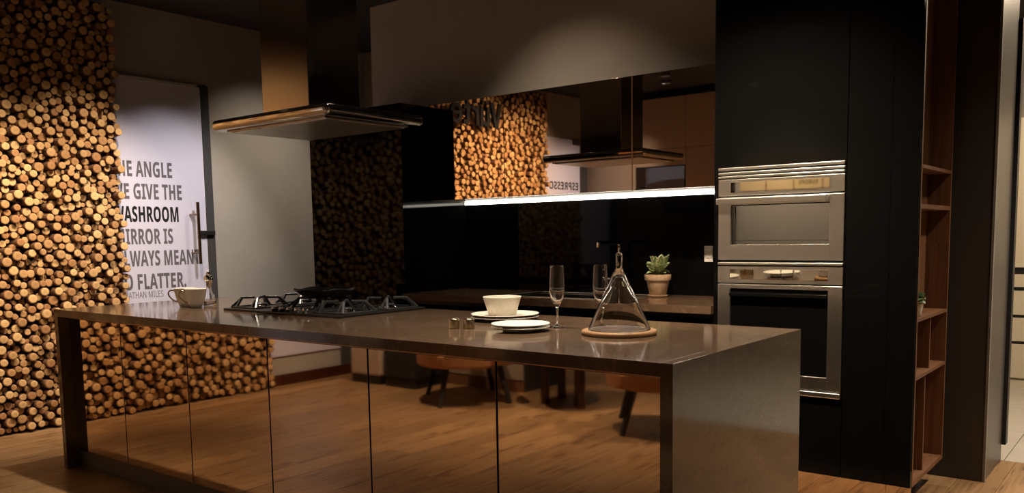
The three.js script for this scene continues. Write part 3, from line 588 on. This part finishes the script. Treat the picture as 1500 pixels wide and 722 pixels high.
{
  const t = thing('lounge_table', 'round dark wood table on round reddish legs between the armchairs', 'table', [-2.46, 0, 3.02]);
  part(t, 'tabletop', lathe([[0, 0.46], [0.37, 0.46], [0.385, 0.467], [0.385, 0.49], [0.375, 0.5], [0, 0.5]], 64), M.darkWood);
  for (const [x, z] of [[-0.16, -0.14], [-0.19, 0.12], [-0.05, 0.15], [0.16, -0.14]]) part(t, 'leg', bar([x, 0, z], [x, 0.461, z], 0.034, 0.034, 24), M.darkWood);
}
{
  const names = ['beside the espresso door', 'around the dark screen', 'nearest the round table'];
  [[X0 + 0.02, -4.30], [-4.30, -3.62], [-3.62, -3.02]].forEach(([a, b], i) => {
    const c = thing('tall_brown_cabinet', `tall satin brown cabinet ${names[i]}`, 'cabinet', [(a + b) / 2, 0, 3.44], 0, 'tall brown cabinets facing the island');
    wb(c, 'carcass', M.carcass, a + 0.001, b - 0.001, 0.0, 2.9, 3.152, 3.74);
    if (i === 1) { wb(c, 'lower_door', M.tanPanel, a + 0.002, b - 0.002, 0.10, 1.54, 3.13, 3.15, 0.002); wb(c, 'middle_panel', M.tanPanel, a + 0.002, b - 0.002, 2.085, 2.285, 3.13, 3.15, 0.002); } else wb(c, 'lower_door', M.tanPanel, a + 0.002, b - 0.002, 0.10, 2.285, 3.13, 3.15, 0.002);
    wb(c, 'upper_door', M.tanPanel, a + 0.002, b - 0.002, 2.29, 2.9, 3.13, 3.15, 0.002);
    wb(c, 'plinth', M.walnut, a + 0.001, b - 0.001, 0, 0.097, 3.135, 3.1515);
  });
  const s = thing('wall_screen', 'dark built in screen showing a pale sky above dark hills', 'screen', [-3.96, 1.81, 3.14]);
  wb(s, 'screen_frame', M.blackGloss, -4.297, -3.623, 1.542, 2.083, 3.128, 3.151, 0.002);
  const pic = canvasTex(256, 208, (x, w, h) => { x.fillStyle = 'rgb(60,66,78)'; x.fillRect(0, 0, w, h); x.fillStyle = 'rgb(22,23,26)'; x.beginPath(); x.moveTo(0, 60); x.lineTo(70, 62); x.lineTo(130, 66); x.lineTo(180, 76); x.lineTo(256, 72); x.lineTo(256, 208); x.lineTo(0, 208); x.fill(); x.fillStyle = 'rgb(16,16,18)'; x.fillRect(206, 0, 50, 208); x.fillStyle = 'rgb(48,52,60)'; x.fillRect(196, 0, 10, 208); });
  const g = new THREE.PlaneGeometry(0.65, 0.52); g.rotateY(Math.PI); g.translate(0, 0.002, -0.0128); part(s, 'screen', g, std({ color: 0x000000, emissive: 0xffffff, emissiveMap: pic, emissiveIntensity: 1.0, roughness: 0.2 }));
}
{
  const S = 700, letters = canvasTex(Math.round(0.35 * S), Math.round(0.5 * S), (x, w, h) => { x.fillStyle = 'rgb(206,180,130)'; x.fillRect(0, 0, w, h); fitText(x, 'EUROPE', 0.05 * S, 0.30 * S, 0.447 * S, 0.055 * S, 'rgb(30,22,14)'); });
  const plain = std({ color: lin(0.60, 0.45, 0.24), roughness: 0.6 }), lettered = std({ map: letters, roughness: 0.6 });
  const xs = [-3.49, -3.13, -2.77, -2.41, -2.05];
  for (let i = 0; i < 5; i++) {
    const t = thing('display_board', i === 2 ? 'yellow beige display board with dark lettering on the wall' : i === 0 ? 'blank yellow beige display board nearest the tall brown cabinets' : i === 1 ? 'blank yellow beige display board just before the lettered board' : i === 3 ? 'blank yellow beige display board just after the lettered board' : 'blank yellow beige display board at the far end of the row', 'sign', [xs[i] + 0.175, 1.75, ZF - 0.02], 0, 'display boards on the wall facing the kitchen');
    wb(t, 'board', plain, xs[i], xs[i] + 0.35, 1.795, 2.295, ZF - 0.025, ZF - 0.004, 0.002);
    wb(t, 'edge_bar', M.walnut, xs[i] + 0.345, xs[i] + 0.36, 1.78, 2.30, ZF - 0.03, ZF - 0.001);
    if (i === 2) { const g = new THREE.PlaneGeometry(0.343, 0.49); g.rotateY(Math.PI); g.translate(0, 0.295, -0.0058); part(t, 'print', g, lettered); }
  }
}

// ---------------------------------------------------------------- the bright room behind the pillar
for (const [a, b, n] of [[-0.9, -0.1, 'farthest from the lit opening'], [-0.1, 0.7, 'showing beyond the black door edge'], [0.7, 1.5, 'behind the open passage']]) {
  const c = thing('cream_cabinet', `tall cream drawer cabinet with black gaps ${n}`, 'cabinet', [(a + b) / 2, 0, -5.9], 0, 'cream cabinets in the next room');
  wb(c, 'carcass', M.lacquer, a + 0.001, b - 0.001, 0.06, 2.12, -6.29, -5.64);
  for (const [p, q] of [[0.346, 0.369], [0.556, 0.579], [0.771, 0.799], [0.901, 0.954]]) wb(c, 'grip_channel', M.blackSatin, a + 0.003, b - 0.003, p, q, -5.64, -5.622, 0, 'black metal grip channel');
  for (const [p, q] of [[0.075, 0.345], [0.37, 0.555], [0.58, 0.77], [0.80, 0.90], [0.955, 2.10]]) wb(c, q > 2 ? 'door' : 'drawer_front', M.lacquer, a + 0.003, b - 0.003, p, q, -5.63, -5.61, 0.002);
  wb(c, 'plinth', M.lacquer, a + 0.001, b - 0.001, 0, 0.059, -6.2, -5.62);
}
{
  const t = thing('added_panel_light', 'added unseen ceiling light panel brightening the room behind the pillar', 'lamp', [1.2, 2.93, -4.3]);
  part(t, 'frame', bx(-0.62, 0.62, 0.02, 0.068, -0.62, 0.62, 0.004), M.white); part(t, 'diffuser', bx(-0.6, 0.6, 0.012, 0.0198, -0.6, 0.6), std({ color: 0xffffff, emissive: lin(1, 0.88, 0.70), emissiveIntensity: 2.5 }));
  const l = new THREE.RectAreaLight(0xffe4bf, 20, 1.18, 1.18); l.position.set(1.2, 2.935, -4.3); l.lookAt(1.2, 0, -4.3); scene.add(l);  // added unseen panel, brightens the room behind the pillar
}

// ---------------------------------------------------------------- unseen ceiling spots, fittings and lights
{
  const trimG = lathe([[0.046, 0.0], [0.046, -0.034], [0.048, -0.036], [0.056, -0.034], [0.056, 0.0]], 28), lensG = lathe([[0, -0.001], [0.038, -0.001], [0.038, 0.0005], [0, 0.0005]], 24);  // deep trims hide the lenses of the unseen spots from mirrors
  const say = {
    log: ['at the log wall next to the pull bar door', 'at the log wall between the door and the letters', 'at the log wall below the black letters', 'at the log wall next to the espresso door'],
    door: ['at the espresso poster door', 'at the poster door with the pull bar', 'at the grey wall beside the tall black cabinet'],
    island: ['at the island between cups and hob', 'at the island plates and bowl', 'at the glass cone on the island'],
    oven: ['at the ovens from the island side', 'at the ovens from the passage side', 'at the sink and back worktop'],
    floor: ['at the floor before the first tan armchair', 'at the floor before the round table', 'at the second tan armchair', 'at the yellow display boards, added to brighten them'],
    passage: ['at the wooden end shelf, added to brighten it', 'at the floor beside the dark pillar, added to brighten it'],
  }, used = {};
  for (const [x, z, to, cd, ang, soft, col, where] of UNSEEN_SPOTS) {
    const t = thing('unseen_downlight', 'unseen round ceiling spot aimed ' + say[where][used[where] = (used[where] ?? -1) + 1], 'lamp', [x, H, z], 0, 'unseen ceiling spots: ' + where);
    part(t, 'trim', trimG, M.darkPaint); part(t, 'lens', lensG, std({ color: 0x000000, emissive: col, emissiveIntensity: 4 }));
    const l = new THREE.SpotLight(col, cd, 0, ang, soft, 2); l.position.set(x, H - 0.034, z); l.target.position.set(...to); l.castShadow = true; l.shadow.radius = 2; l.shadow.mapSize.set(1024, 1024);
    scene.add(l, l.target);
  }
}
renderer.render(scene, camera);
